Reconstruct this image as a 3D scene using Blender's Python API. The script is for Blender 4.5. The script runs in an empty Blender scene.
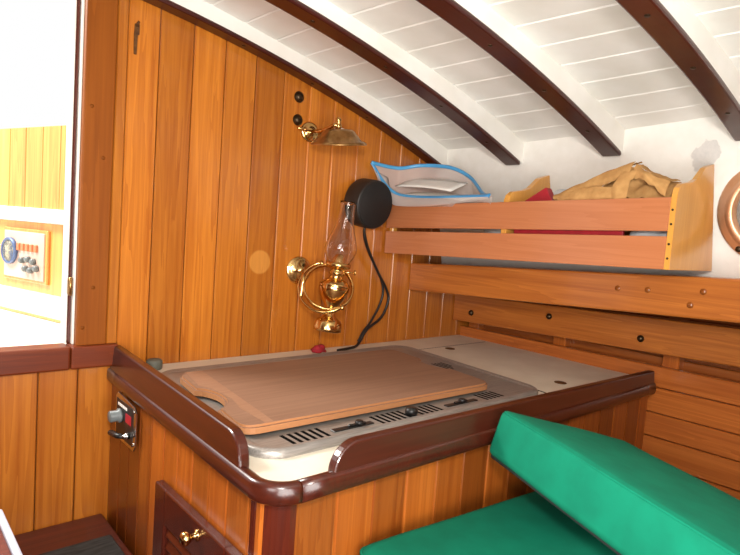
import bpy, bmesh, math, random
from mathutils import Vector, Matrix, noise
random.seed(7)
PI = math.pi
C = bpy.context.scene.collection
V = Vector

# ------------------------------------------------------------------ materials
def lin(c):
    return tuple(((x/255.0)/12.92 if x/255.0 <= 0.04045 else ((x/255.0+0.055)/1.055)**2.4) for x in c) + (1.0,)

def new_mat(name):
    m = bpy.data.materials.new(name); m.use_nodes = True
    nt = m.node_tree
    return m, nt, nt.nodes['Principled BSDF']

def nd(nt, t, **kw):
    n = nt.nodes.new(t)
    for k, v in kw.items(): setattr(n, k, v)
    return n

def math_n(nt, op, a, b=None, clamp=False):
    n = nd(nt, 'ShaderNodeMath', operation=op); n.use_clamp = clamp
    for i, x in enumerate((a, b)):
        if x is None: continue
        if isinstance(x, (int, float)): n.inputs[i].default_value = x
        else: nt.links.new(x, n.inputs[i])
    return n.outputs[0]

def mixc(nt, fac, a, b, blend='MIX'):
    n = nd(nt, 'ShaderNodeMix', data_type='RGBA', blend_type=blend)
    for i, x in ((0, fac), (6, a), (7, b)):
        if isinstance(x, (int, float)): n.inputs[i].default_value = x
        elif isinstance(x, tuple): n.inputs[i].default_value = x
        else: nt.links.new(x, n.inputs[i])
    return n.outputs[2]

def wood(name, dark, light, axis='Z', rough=0.28, coat=0.25, fine=1.0, contrast=1.0, stain=None, red=(120, 40, 12), spec=.5):
    """Long-grained timber. Per-plank tone comes from the mesh colour attribute Col = (tone, seed, redness)."""
    m, nt, b = new_mat(name); L = nt.links.new
    tc = nd(nt, 'ShaderNodeTexCoord'); at = nd(nt, 'ShaderNodeAttribute', attribute_name='Col')
    sep = nd(nt, 'ShaderNodeSeparateColor'); L(at.outputs['Color'], sep.inputs[0])
    comb = nd(nt, 'ShaderNodeCombineXYZ')
    for i, k in enumerate((37.0, 53.0, 71.0)): L(math_n(nt, 'MULTIPLY', sep.outputs[1], k), comb.inputs[i])
    add = nd(nt, 'ShaderNodeVectorMath', operation='ADD'); L(tc.outputs['Object'], add.inputs[0]); L(comb.outputs[0], add.inputs[1])
    def stretch(along, across):
        mp = nd(nt, 'ShaderNodeMapping')
        s = [across*fine]*3; s['XYZ'.index(axis)] = along*fine
        mp.inputs['Scale'].default_value = s; L(add.outputs[0], mp.inputs['Vector']); return mp.outputs[0]
    n1 = nd(nt, 'ShaderNodeTexNoise'); n1.inputs['Scale'].default_value = 1; n1.inputs['Detail'].default_value = 5
    n1.inputs['Roughness'].default_value = .6; L(stretch(4, 170), n1.inputs['Vector'])
    n2 = nd(nt, 'ShaderNodeTexNoise'); n2.inputs['Scale'].default_value = 1; n2.inputs['Detail'].default_value = 3
    n2.inputs['Distortion'].default_value = .6; L(stretch(1.1, 26), n2.inputs['Vector'])
    rings = math_n(nt, 'FRACT', math_n(nt, 'MULTIPLY', n2.outputs[0], 7.0))
    g = math_n(nt, 'ADD', math_n(nt, 'MULTIPLY', n1.outputs[0], .6), math_n(nt, 'MULTIPLY', rings, .20))
    g = math_n(nt, 'ADD', g, math_n(nt, 'MULTIPLY', n2.outputs[0], .44))
    rmp = nd(nt, 'ShaderNodeMapRange'); rmp.inputs['From Min'].default_value = .62-.27/contrast; rmp.inputs['From Max'].default_value = .62+.27/contrast
    L(g, rmp.inputs[0])
    col = mixc(nt, rmp.outputs[0], lin(dark), lin(light))
    col = mixc(nt, sep.outputs[2], col, lin(red))
    tone = math_n(nt, 'ADD', math_n(nt, 'MULTIPLY', sep.outputs[0], 1.2), .4)
    tn = nd(nt, 'ShaderNodeCombineColor')
    for i in range(3): L(tone, tn.inputs[i])
    col = mixc(nt, 1.0, col, tn.outputs[0], 'MULTIPLY')
    # occasional small dark knots
    vo = nd(nt, 'ShaderNodeTexVoronoi'); vo.inputs['Scale'].default_value = 1; L(stretch(2.6, 7), vo.inputs['Vector'])
    kn = nd(nt, 'ShaderNodeMapRange'); kn.inputs['From Min'].default_value = .02; kn.inputs['From Max'].default_value = .055
    L(vo.outputs['Distance'], kn.inputs[0])
    col = mixc(nt, math_n(nt, 'MULTIPLY', math_n(nt, 'SUBTRACT', 1.0, kn.outputs[0]), .55), col, lin((70, 28, 8)))
    if stain:  # a pale round mark left where a fitting once sat
        ge = nd(nt, 'ShaderNodeNewGeometry'); ds = nd(nt, 'ShaderNodeVectorMath', operation='DISTANCE')
        L(ge.outputs['Position'], ds.inputs[0]); ds.inputs[1].default_value = stain[0]
        mr = nd(nt, 'ShaderNodeMapRange'); mr.inputs['From Min'].default_value = stain[1]*.85; mr.inputs['From Max'].default_value = stain[1]
        mr.inputs['To Min'].default_value = .38; mr.inputs['To Max'].default_value = 0; L(ds.outputs['Value'], mr.inputs[0])
        col = mixc(nt, mr.outputs[0], col, lin((236, 170, 84)))
    L(col, b.inputs['Base Color'])
    b.inputs['Roughness'].default_value = rough
    b.inputs['Coat Weight'].default_value = coat; b.inputs['Coat Roughness'].default_value = .12
    bp = nd(nt, 'ShaderNodeBump'); bp.inputs['Strength'].default_value = .12; bp.inputs['Distance'].default_value = .001
    L(n1.outputs[0], bp.inputs['Height']); L(bp.outputs[0], b.inputs['Normal'])
    b.inputs['Specular IOR Level'].default_value = spec
    return m

def plain(name, c, rough=.5, metal=0.0, var=0.0, scale=40, c2=None, coat=0, bump=0.0, stretch=None, spec=None):
    m, nt, b = new_mat(name); L = nt.links.new
    tc = nd(nt, 'ShaderNodeTexCoord'); n = nd(nt, 'ShaderNodeTexNoise'); n.inputs['Scale'].default_value = scale; n.inputs['Detail'].default_value = 4
    vec = tc.outputs['Object']
    if stretch:
        mp = nd(nt, 'ShaderNodeMapping'); mp.inputs['Scale'].default_value = stretch; L(vec, mp.inputs[0]); vec = mp.outputs[0]
    L(vec, n.inputs['Vector'])
    a = lin(c); k = lin(c2) if c2 else tuple(x*(1-var) for x in a[:3]) + (1,)
    mr = nd(nt, 'ShaderNodeMapRange'); mr.inputs['From Min'].default_value = .35; mr.inputs['From Max'].default_value = .65; L(n.outputs[0], mr.inputs[0])
    L(mixc(nt, mr.outputs[0], a, k), b.inputs['Base Color'])
    b.inputs['Roughness'].default_value = rough; b.inputs['Metallic'].default_value = metal; b.inputs['Coat Weight'].default_value = coat
    if spec is not None: b.inputs['Specular IOR Level'].default_value = spec
    if bump:
        bp = nd(nt, 'ShaderNodeBump'); bp.inputs['Strength'].default_value = bump; bp.inputs['Distance'].default_value = .002
        L(n.outputs[0], bp.inputs['Height']); L(bp.outputs[0], b.inputs['Normal'])
    return m

M = {}
M['bulk'] = wood('bulkhead_pine', (156, 80, 20), (206, 128, 44), 'Z', stain=((.681, 0, 1.114), .029))
M['pine_v'] = wood('varnished_pine_vertical', (134, 62, 16), (178, 98, 34), 'Z')
M['post'] = wood('mahogany_post', (130, 68, 18), (166, 94, 28), 'Z', contrast=.8, rough=.5, coat=0, spec=.15)
M['mahog_x'] = wood('mahogany_crosswise', (44, 16, 10), (74, 30, 18), 'X', rough=.3, coat=.3, contrast=.8)
M['mahog_y'] = wood('mahogany_foreaft', (36, 13, 8), (74, 28, 16), 'Y', rough=.28, coat=.25, contrast=.8)
M['mahog_z'] = wood('mahogany_upright', (50, 17, 11), (86, 32, 18), 'Z', rough=.25, coat=.4, contrast=.8)
M['beamcap'] = wood('dark_varnished_capping', (40, 10, 8), (64, 17, 12), 'X', rough=.32, coat=.25, contrast=.7)
M['stringer'] = wood('varnished_stringer', (144, 74, 26), (190, 114, 48), 'Y')
M['hull'] = wood('varnished_hull_boards', (150, 76, 28), (198, 116, 52), 'Y')
M['slat'] = wood('reddish_shelf_slat', (172, 100, 58), (200, 130, 86), 'Y', contrast=.6)
M['pine_l'] = wood('pale_yellow_pine', (188, 126, 48), (216, 158, 74), 'Z', contrast=.6)
M['board'] = wood('worn_beech_board', (120, 86, 66), (146, 110, 87), 'X', rough=.6, coat=0, contrast=.7, red=(214, 140, 76))
M['coaming'] = wood('sunlit_coaming', (196, 112, 50), (226, 158, 84), 'Z')
M['white'] = plain('white_gloss_paint', (236, 234, 228), .35, c2=(226, 223, 214), scale=9)
M['outside_white'] = plain('cockpit_white_paint', (246, 244, 236), .5, c2=(240, 236, 224), scale=6)
M['laminate'] = plain('cream_laminate', (226, 218, 200), .45, c2=(216, 207, 188), scale=14)
M['steel'] = plain('brushed_steel', (160, 154, 148), .36, .45, scale=30, c2=(138, 132, 126), stretch=(1, 14, 14))
M['chrome'] = plain('chrome', (200, 198, 194), .15, 1.0, var=.1)
M['brass'] = plain('polished_brass', (228, 190, 126), .16, 1.0, scale=25, c2=(214, 172, 104))
M['oldbrass'] = plain('dull_brass', (196, 154, 98), .28, .9, scale=60, c2=(150, 110, 62))
M['bronze'] = plain('polished_bronze', (232, 188, 154), .34, .65, scale=18, c2=(212, 160, 120))
M['darkbronze'] = plain('dark_bronze', (74, 58, 40), .35, .8, var=.4)
M['rust'] = plain('rusty_iron', (112, 72, 30), .7, .3, c2=(80, 46, 18), scale=90)
M['black'] = plain('black_plastic', (24, 22, 22), .4, var=.3)
M['matblack'] = plain('matt_black', (22, 18, 16), .65, c2=(17, 14, 13), scale=12)
M['dark'] = plain('dark_gap', (40, 20, 10), .8, var=.5)
M['greyknob'] = plain('grey_plastic', (110, 116, 116), .35, var=.2)
M['greycap'] = plain('grey_green_rubber', (104, 104, 92), .6, var=.2)
M['green'] = plain('green_canvas', (4, 116, 88), .85, c2=(3, 107, 81), scale=25, bump=.05, spec=.2)
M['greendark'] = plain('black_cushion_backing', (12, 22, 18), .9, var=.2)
M['tan'] = plain('tan_canvas', (190, 146, 92), .9, c2=(172, 128, 78), scale=60, bump=.2, spec=.1)
M['red'] = plain('red_cover', (168, 26, 40), .5, var=.2)
M['redcloth'] = plain('red_cloth', (176, 30, 44), .8, var=.4, scale=120)
M['paper'] = plain('white_paper', (238, 234, 226), .8, var=.05)
M['greypaper'] = plain('pale_grey_plastic', (206, 208, 210), .5, var=.08)
M['drumside'] = plain('satin_black', (40, 33, 28), .5, c2=(30, 25, 21), scale=12)  # drum side lightened to paint in the light it catches
M['slotblack'] = plain('dark_slot', (12, 11, 11), .95, var=.2, spec=.05)
M['sill'] = wood('mahogany_sill', (84, 34, 14), (124, 54, 20), 'X', rough=.4, coat=.05, spec=.3, contrast=.8)
M['tread'] = plain('grey_nonskid', (70, 72, 70), .85, c2=(44, 44, 42), scale=30, bump=.4, stretch=(1, 5, 5))
M['stepwood'] = wood('worn_mahogany_step', (74, 28, 20), (112, 48, 32), 'X', rough=.45, coat=.1)
M['bluezip'] = plain('blue_zip', (62, 140, 196), .3, c2=(84, 166, 216), scale=10)
M['cable'] = plain('black_cable', (26, 20, 18), .45, var=.2)
M['instr'] = plain('pale_metal_panel', (214, 190, 176), .4, .2, c2=(200, 172, 156), scale=5)
M['gaugeface'] = plain('gauge_face', (240, 228, 190), .5, var=.05)
M['gaugerim'] = plain('gauge_rim', (90, 110, 150), .4, .3, var=.1)
M['orange'] = plain('orange_switch', (206, 122, 80), .5, var=.1)
M['alu'] = plain('pale_painted_nosing', (206, 212, 226), .3, c2=(190, 198, 216), scale=8)

def glass_mat(name, tint, rough=0.0, trans=1.0, alpha=1.0, ior=1.45):
    m, nt, b = new_mat(name)
    n = nd(nt, 'ShaderNodeTexNoise'); n.inputs['Scale'].default_value = 15
    L = nt.links.new
    L(mixc(nt, n.outputs[0], lin(tint), tuple(x*.97 for x in lin(tint)[:3])+(1,)), b.inputs['Base Color'])
    b.inputs['Transmission Weight'].default_value = trans; b.inputs['Roughness'].default_value = rough
    b.inputs['IOR'].default_value = ior; b.inputs['Alpha'].default_value = alpha
    return m
M['glass'] = glass_mat('clear_lamp_glass', (255, 252, 250), ior=1.45)
M['portglass'] = glass_mat('port_glass', (245, 245, 240), .15, .7)
M['bag'] = glass_mat('clear_bag_plastic', (238, 226, 220), .35, .25, .55, 1.1)

def wall_paint():
    m, nt, b = new_mat('flaking_white_paint'); L = nt.links.new
    ge = nd(nt, 'ShaderNodeNewGeometry'); n = nd(nt, 'ShaderNodeTexNoise'); n.inputs['Scale'].default_value = 38; n.inputs['Detail'].default_value = 6
    L(ge.outputs['Position'], n.inputs['Vector'])
    col = mixc(nt, n.outputs[0], lin((240, 238, 232)), lin((224, 220, 210)))
    sub = nd(nt, 'ShaderNodeVectorMath', operation='SUBTRACT'); L(ge.outputs['Position'], sub.inputs[0]); sub.inputs[1].default_value = (1.255, -.708, 1.398)
    sc = nd(nt, 'ShaderNodeVectorMath', operation='MULTIPLY'); L(sub.outputs[0], sc.inputs[0]); sc.inputs[1].default_value = (.3, 1.25, .9)
    ln = nd(nt, 'ShaderNodeVectorMath', operation='LENGTH'); L(sc.outputs[0], ln.inputs[0])
    d = math_n(nt, 'ADD', ln.outputs['Value'], math_n(nt, 'MULTIPLY', math_n(nt, 'SUBTRACT', n.outputs[0], .5), .045))
    mr = nd(nt, 'ShaderNodeMapRange'); mr.inputs['From Min'].default_value = .027; mr.inputs['From Max'].default_value = .030
    mr.inputs['To Min'].default_value = 1; mr.inputs['To Max'].default_value = 0; L(d, mr.inputs[0])
    n2 = nd(nt, 'ShaderNodeTexNoise'); n2.inputs['Scale'].default_value = 160; L(ge.outputs['Position'], n2.inputs['Vector'])
    patch = mixc(nt, n2.outputs[0], lin((196, 194, 190)), lin((216, 212, 206)))
    L(mixc(nt, mr.outputs[0], col, patch), b.inputs['Base Color'])
    b.inputs['Roughness'].default_value = .5
    bp = nd(nt, 'ShaderNodeBump'); bp.inputs['Strength'].default_value = .3; bp.inputs['Distance'].default_value = .003
    L(n.outputs[0], bp.inputs['Height']); L(bp.outputs[0], b.inputs['Normal'])
    return m
M['wallpaint'] = wall_paint()

# ------------------------------------------------------------------ mesh builder (works in place coordinates)
class MB:
    def __init__(s): s.v = []; s.f = []; s.c = []; s.sm = []; s.tone = (.5, 0, 0)
    def t(s, tone=.5, seed=None, red=0.0):
        s.tone = (tone, random.random() if seed is None else seed, red); return s
    def add(s, vs, fs, smooth=False):
        o = len(s.v); s.v += [V(x) for x in vs]
        for f in fs: s.f.append([o+i for i in f]); s.c.append(s.tone); s.sm.append(smooth)
        return s
    def bm(s, bm, mat=None, smooth=False):
        bm.verts.index_update()
        s.add([(mat @ v.co) if mat else v.co.copy() for v in bm.verts], [[v.index for v in f.verts] for f in bm.faces], smooth)
        bm.free(); return s
    def box(s, a, b, bev=0.0, seg=1, mat=None, smooth=False):
        bm = bmesh.new(); bmesh.ops.create_cube(bm, size=1)
        a, b = V(a), V(b); d = b-a; c = (a+b)/2
        for v in bm.verts: v.co = V((v.co.x*abs(d.x), v.co.y*abs(d.y), v.co.z*abs(d.z))) + c
        if bev: bmesh.ops.bevel(bm, geom=list(bm.edges), offset=bev, segments=seg, affect='EDGES', profile=.5)
        return s.bm(bm, mat, smooth)
    def hexa(s, p, bev=0.0, seg=1):
        """p: 8 points, bottom ring of 4 then top ring of 4."""
        bm = bmesh.new(); vs = [bm.verts.new(x) for x in p]
        for f in ((3, 2, 1, 0), (4, 5, 6, 7), (0, 1, 5, 4), (1, 2, 6, 5), (2, 3, 7, 6), (3, 0, 4, 7)): bm.faces.new([vs[i] for i in f])
        bmesh.ops.recalc_face_normals(bm, faces=bm.faces)
        if bev: bmesh.ops.bevel(bm, geom=list(bm.edges), offset=bev, segments=seg, affect='EDGES', profile=.5)
        return s.bm(bm)
    def prism(s, poly, d, bev=0.0, seg=1, smooth=False):
        """poly: 3D ring; d: extrusion vector."""
        bm = bmesh.new(); vs = [bm.verts.new(x) for x in poly]; f = bm.faces.new(vs)
        r = bmesh.ops.extrude_face_region(bm, geom=[f]); nv = [g for g in r['geom'] if isinstance(g, bmesh.types.BMVert)]
        bmesh.ops.translate(bm, verts=nv, vec=V(d)); bmesh.ops.recalc_face_normals(bm, faces=bm.faces)
        if bev:
            es = [e for e in bm.edges if len(e.link_faces) == 2 and e.calc_face_angle(0) > .9]
            bmesh.ops.bevel(bm, geom=es, offset=bev, segments=seg, affect='EDGES', profile=.5)
        return s.bm(bm, None, smooth)
    def tube(s, pts, r, seg=10, closed=False, flat=1.0, up=None):
        pts = [V(p) for p in pts]; n = len(pts); rs = r if isinstance(r, (list, tuple)) else [r]*n
        vs, fs = [], []; prev = None
        for i, p in enumerate(pts):
            a = pts[(i-1) % n] if closed or i else p; b = pts[(i+1) % n] if closed or i < n-1 else p
            t = (b-a).normalized()
            if prev is None:
                u = V(up) if up else (V((0, 0, 1)) if abs(t.z) < .9 else V((1, 0, 0)))
            else: u = prev
            u = (u - t*u.dot(t)).normalized(); prev = u; w = t.cross(u)
            for k in range(seg):
                q = 2*PI*k/seg; vs.append(p + u*math.cos(q)*rs[i] + w*math.sin(q)*rs[i]*flat)
        m = n if closed else n-1
        for i in range(m):
            for k in range(seg):
                j = (i+1) % n; fs.append((i*seg+k, i*seg+(k+1) % seg, j*seg+(k+1) % seg, j*seg+k))
        if not closed: fs.append(tuple(range(seg))[::-1]); fs.append(tuple((n-1)*seg+k for k in range(seg)))
        return s.add(vs, fs, True)
    def lathe(s, prof, org, axis=(0, 0, 1), seg=28, closed=False):
        ax = V(axis).normalized(); u = ax.orthogonal().normalized(); w = ax.cross(u); org = V(org); vs, fs = [], []
        n = len(prof)
        for (r, z) in prof:
            for k in range(seg):
                q = 2*PI*k/seg; vs.append(org + ax*z + (u*math.cos(q)+w*math.sin(q))*max(r, 1e-5))
        for i in range(n-1 if not closed else n):
            j = (i+1) % n
            for k in range(seg): fs.append((i*seg+k, i*seg+(k+1) % seg, j*seg+(k+1) % seg, j*seg+k))
        if not closed:
            if prof[0][0] > 1e-4: fs.append(tuple(range(seg))[::-1])
            if prof[-1][0] > 1e-4: fs.append(tuple((n-1)*seg+k for k in range(seg)))
        return s.add(vs, fs, True)
    def grid(s, fn, nu, nv, smooth=True):
        vs = [fn(i/nu, j/nv) for i in range(nu+1) for j in range(nv+1)]
        fs = [(i*(nv+1)+j, (i+1)*(nv+1)+j, (i+1)*(nv+1)+j+1, i*(nv+1)+j+1) for i in range(nu) for j in range(nv)]
        return s.add(vs, fs, smooth)
    def build(s, name, mat, parent=None, solid=0.0, autosm=False, sub=0):
        me = bpy.data.meshes.new(name)
        if parent is None:
            xs = [v.x for v in s.v]; ys = [v.y for v in s.v]; zs = [v.z for v in s.v]
            o0 = V(((min(xs)+max(xs))/2, (min(ys)+max(ys))/2, min(zs)))
        else:
            r = parent; o0 = V((0, 0, 0))
            while r: o0 += V(r.location); r = r.parent
        me.from_pydata([tuple(v-o0) for v in s.v], [], s.f)
        ca = me.color_attributes.new('Col', 'FLOAT_COLOR', 'CORNER')
        for p in me.polygons:
            c = s.c[p.index]; p.use_smooth = s.sm[p.index]
            for li in p.loop_indices: ca.data[li].color = (c[0], c[1], c[2], 1)
        bm = bmesh.new(); bm.from_mesh(me); bmesh.ops.recalc_face_normals(bm, faces=bm.faces); bm.to_mesh(me); bm.free()
        me.materials.append(M[mat]); o = bpy.data.objects.new(name, me); C.objects.link(o)
        if parent is None: o.location = o0
        else: o.parent = parent
        if solid:
            md = o.modifiers.new('solid', 'SOLIDIFY'); md.thickness = solid; md.offset = 0
        if sub:
            md = o.modifiers.new('sub', 'SUBSURF'); md.levels = md.render_levels = sub
        return o

def thing(name, loc, label, cat, group=None):
    o = bpy.data.objects.new(name, None); C.objects.link(o); o.location = loc; o.empty_display_size = .05
    o['label'] = label; o['category'] = cat
    if group: o['group'] = group
    return o
def tag(o, label, cat, group=None):
    o['label'] = label; o['category'] = cat
    if group: o['group'] = group
    return o
def struct(o): o['kind'] = 'structure'; return o

def smooth_pts(p, n=6):
    """Catmull-Rom through 3D points."""
    p = [V(x) for x in p]; out = []
    for i in range(len(p)-1):
        a = p[max(i-1, 0)]; b = p[i]; c = p[i+1]; d = p[min(i+2, len(p)-1)]
        for k in range(n):
            t = k/n; out.append(.5*((2*b)+(c-a)*t+(2*a-5*b+4*c-d)*t*t+(3*b-a-3*c+d)*t**3))
    out.append(p[-1]); return out

# ------------------------------------------------------------------ deckhead curves
def zcap(x, y=0.0): return -.14898*x*x - .0072*x + 1.62547 + .17*min(.7, y*y)*(x-.95)   # underside of the beam cappings
def zceil(x, y=0.0): return zcap(x, y) + .04 + .022*min(1, max(0, (x-.7)/.55))
XW = 1.245                                                     # cabin side at the deckhead
YB = -1.75                                                     # room runs this far back past the camera

# ------------------------------------------------------------------ bulkhead
SE = [.374, .434, .503, .573, .646, .719, .792, .865, .944, 1.021, 1.098, 1.172, 1.245, 1.318, 1.391, 1.48]
TONE = [.62, .44, .60, .50, .38, .50, .56, .60, .52, .44, .46, .42, .42, .40, .38]
RED = [0, .10, 0, .04, .14, .05, 0, 0, .05, .06, .08, .1, .1, .1, .1]
m = MB()
for i in range(len(SE)-1):
    a, b = SE[i]+.0009, SE[i+1]-.0009; m.t(TONE[i], None, RED[i])
    top = lambda x: min(zcap(x)+.025, 1.72)
    n = 3; ring = [(a, 0, .6), (b, 0, .6)] + [(b+(a-b)*k/n, 0, top(b+(a-b)*k/n)) for k in range(n+1)]
    m.prism(ring, (0, .018, 0), .0016)
m.t(.05, .3, .6); m.box((.374, .010, .6), (1.2, .02, 1.42)); m.box((.374, .010, 1.0), (.85, .02, 1.5))
for i in range(6, 12):                                         # pale strips painting the flash glint into the grooves
    m.t(.9, .2, 0); m.box((SE[i]-.0012, .002, 1.08), (SE[i]+.0012, .012, zcap(SE[i])))
LX = [-.30, -.239, -.18, -.12, -.06, 0, .06, .12, .178, .241, .307, .374]
for i in range(len(LX)-1):                                     # planks under the companionway sill
    m.t(.46+.08*random.random(), None, .08); m.box((LX[i]+.001, 0, .3), (LX[i+1]-.001, .018, .915), .0016)
m.t(.05, .3, .6); m.box((-.3, .008, .3), (.374, .016, .91))
m.t(.4); 
for i in range(9): m.t(.45, None, .1); m.box((-1.2+.1*i, 0, .3), (-1.102+.1*i, .018, 1.52 if i < 5 else 1.60), .0016)
struct(m.build('wall_back', 'bulk'))

m = MB().t(.42, None, .1); m.box((.300, -.006, .95), (.3535, .022, 1.66), .003, 2)
st_ = MB().t(.42, None, .08); st_.box((.3545, -.003, .95), (.3735, .02, 1.64), .002); struct(st_.build('trim_6', 'bulk'))
for (x, z) in ((.3135, 1.39), (.336, 1.30), (.326, 1.06), (.31, .985)):
    m.t(.3, None, .1); m.lathe([(.0035, 0), (.0035, .0006), (0, .0006)], (x, -.006, z), (0, -1, 0), 14)
struct(m.build('trim_1', 'post'))
m = MB().t(.5, None, .1); m.box((-.3, -.016, .909), (.2895, .03, .952), .004, 2)
m.t(.55, None, .1); m.box((.2902, -.016, .909), (.3735, .03, .952), .004, 2)
struct(m.build('trim_2', 'sill'))
m = MB().t(.4); m.box((-.36, -.006, .95), (-.30, .022, 1.66), .003, 2)
struct(m.build('trim_3', 'post'))

# sliding door post seen in the companionway
dp = thing('door_post', (.3, .04, .952), 'thin dark door post with small brass hinge in the bright companionway opening', 'door post')
MB().t(.4, None, .2).box((.2905, .020, .952), (.2965, .05, 1.7), .001).build('jamb', 'mahog_z', dp)
MB().box((.2966, .008, .952), (.2998, .05, 1.7), .0005).build('edge_strip', 'outside_white', dp)  # white strips on both sides paint in the jamb's brightly lit edges
MB().box((.2865, .022, .952), (.2904, .05, 1.7), .0005).build('edge_strip', 'outside_white', dp)
h = MB(); h.box((.2885, .015, 1.045), (.2965, .020, 1.075), .001); h.lathe([(.003, 0), (.003, .034)], (.2925, .014, 1.043), (0, 0, 1), 10)
h.build('hinge', 'oldbrass', dp)

# ------------------------------------------------------------------ deckhead, beams, cabin side
m = MB(); XS = [-1.05+.0747*i for i in range(32)]; XS = [x for x in XS if x < XW-.03] + [XW+.02]
for i in range(len(XS)-1):
    a, b = XS[i]+.0006, XS[i+1]-.0006
    g = .0024; prof = lambda t, y: [(a, zceil(a, y)+g), (a+g, zceil(a+g, y)), (b-g, zceil(b-g, y)), (b, zceil(b, y)+g)][t]
    m.grid(lambda u, v: V((prof(round(u*3), YB*v)[0], YB*v, prof(round(u*3), YB*v)[1])), 3, 16, False)
m.t(.5); m.grid(lambda u, v: V((-1.05+(XW+1.05)*u, YB*v, zceil(-1.05+(XW+1.05)*u, YB*v)+.003)), 30, 16, False)
m.grid(lambda u, v: V((-1.05+(XW+1.05)*u, YB*v, zceil(-1.05+(XW+1.05)*u, YB*v)+.03)), 30, 16, False)
struct(m.build('ceiling', 'white'))

BY = [(-.003, -.040), (-.246, -.290), (-.502, -.545), (-.760, -.800), (-1.02, -1.07), (-1.28, -1.33)]
BL = ['white deck beam with dark varnished capping running along the top of the bulkhead',
      'second white deck beam out from the bulkhead, ending above the zip bag',
      'third white deck beam from the bulkhead, ending above the tan canvas',
      'nearest deck beam in view, its dark capping running down toward the bronze port',
      'deck beam behind the camera, first', 'deck beam behind the camera, second']
for i, ((y0, y1), lab) in enumerate(zip(BY[:4], BL)):
    r = thing('deck_beam', (.6, (y0+y1)/2, zcap(.6)), lab, 'deck beam', 'curved deck beams')
    N = 40; x0 = -.9; x1 = XW+.003; zc_ = lambda x: zcap(x, (y0+y1)/2); ze_ = lambda x: zceil(x, (y0+y1)/2)
    def strip(lo, hi, ya, yb, bev, mb, xa=x0, xb=x1):
        ring = [(xa+(xb-xa)*k/N, ya, lo(xa+(xb-xa)*k/N)) for k in range(N+1)] + [(xb+(xa-xb)*k/N, ya, hi(xb+(xa-xb)*k/N)) for k in range(N+1)]
        mb.prism(ring, (0, yb-ya, 0), bev, 2, True)
    w = MB(); strip(lambda x: zc_(x)+.010, lambda x: ze_(x)+.004, y0-.003, y1+.003, .0, w); 
    o = w.build('beam_body', 'white', r)
    for p in o.data.polygons: p.use_smooth = False
    k = MB().t(.5, None, .05); strip(zc_, lambda x: zc_(x)+.0105, y0, y1, .0035, k, x0, 1.235)
    o = k.build('capping', 'beamcap', r)
    for p in o.data.polygons: p.use_smooth = False
    for x in (.60, .78, .95, 1.12):
        s = MB(); s.lathe([(.0045, -.0004), (.004, .0008), (0, .0012)], (x, (y0+y1)/2, zc_(x)), (-0.3*x, 0, -1), 12)
        s.build('screw_head', 'darkbronze', r)

def xwall(z): return 1.245 + .0 * z + max(0, (1.40-z))*.20
m = MB()
m.grid(lambda u, v: V((xwall(1.105+.40*v), YB*u, 1.105+.40*v)), 40, 12)
m.grid(lambda u, v: V((xwall(1.105+.40*v)+.02, YB*u, 1.105+.40*v)), 4, 4)
struct(m.build('wall_right', 'wallpaint'))

# ------------------------------------------------------------------ hull side timbers
def ysl(z, k): return lambda y: z - k*y
def sheared(mb, x0, x1, y0, y1, z0, z1, k, bev=.003, seg=2, x0t=None):
    xt = x0 if x0t is None else x0t
    p = [(x0, y0, z0-k*y0), (x1, y0, z0-k*y0), (x1, y1, z0-k*y1), (x0, y1, z0-k*y1),
         (xt, y0, z1-k*y0), (x1, y0, z1-k*y0), (x1, y1, z1-k*y1), (xt, y1, z1-k*y1)]
    return mb.hexa(p, bev, seg)
m = MB().t(.5, .37, .03); sheared(m, 1.166, 1.295, -.001, YB, 1.044, 1.122, .052, .004)
for (y, z) in ((-.60, 1.122), (-.66, 1.126), (-.74, 1.107), (-.76, 1.135)):
    m.t(.28, None, .2); m.lathe([(.006, -.001), (.006, .0006), (0, .0007)], (1.166, y, z), (-1, 0, 0), 14)
struct(tag(m.build('stringer', 'stringer'), 'broad varnished timber stringer directly under the slatted shelf', 'timber'))
r = thing('bolted_timber', (1.37, -.7, .95), 'narrower varnished timber with dark bolt heads, below the broad stringer', 'timber')
m = MB().t(.52, .11, .0); sheared(m, 1.37, 1.42, -.001, YB, .950, 1.03, .033, .003); m.build('plank', 'stringer', r)
for (y, z) in ((-.072, .982), (-.330, 1.012), (-.572, .998), (-.86, 1.02)):
    b = MB(); b.lathe([(.0075, -.002), (.0085, .002), (.0065, .006), (.003, .008), (0, .0085)], (1.37, y, z), (-1, 0, 0), 16); b.build('bolt_head', 'darkbronze', r)
m = MB()
zb = [.93, .879, .818, .762, .702, .642, .582, .52, .46, .40, .34]
def xh(z): return 1.41 - .06*max(0, .82-z) - .35*max(0, .82-z)**2
for i in range(len(zb)-1):
    m.t([.56, .62, .58, .54, .5, .5, .5, .5, .5, .5][i], None, .05 if i else .12); z1, z0 = zb[i]-.0012, zb[i+1]+.0012
    k = .008
    m.hexa([(xh(z0), -.001, z0), (xh(z0)+.02, -.001, z0), (xh(z0)+.02, YB, z0-k*YB), (xh(z0), YB, z0-k*YB),
            (xh(z1), -.001, z1), (xh(z1)+.02, -.001, z1), (xh(z1)+.02, YB, z1-k*YB), (xh(z1), YB, z1-k*YB)], .002, 1)
m.t(.02, .3, .5); m.grid(lambda u, v: V((xh(.3+.62*v)+.010, YB*u, .3+.62*v)), 2, 20)
0 and m.hexa([(xh(.3)+.012, 0, .3), (xh(.3)+.03, 0, .3), (xh(.3)+.03, YB, .3), (xh(.3)+.012, YB, .3), (1.422, 0, .92), (1.44, 0, .92), (1.44, YB, .93), (1.422, YB, .93)])
struct(m.build('hull_lining', 'hull'))
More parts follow.
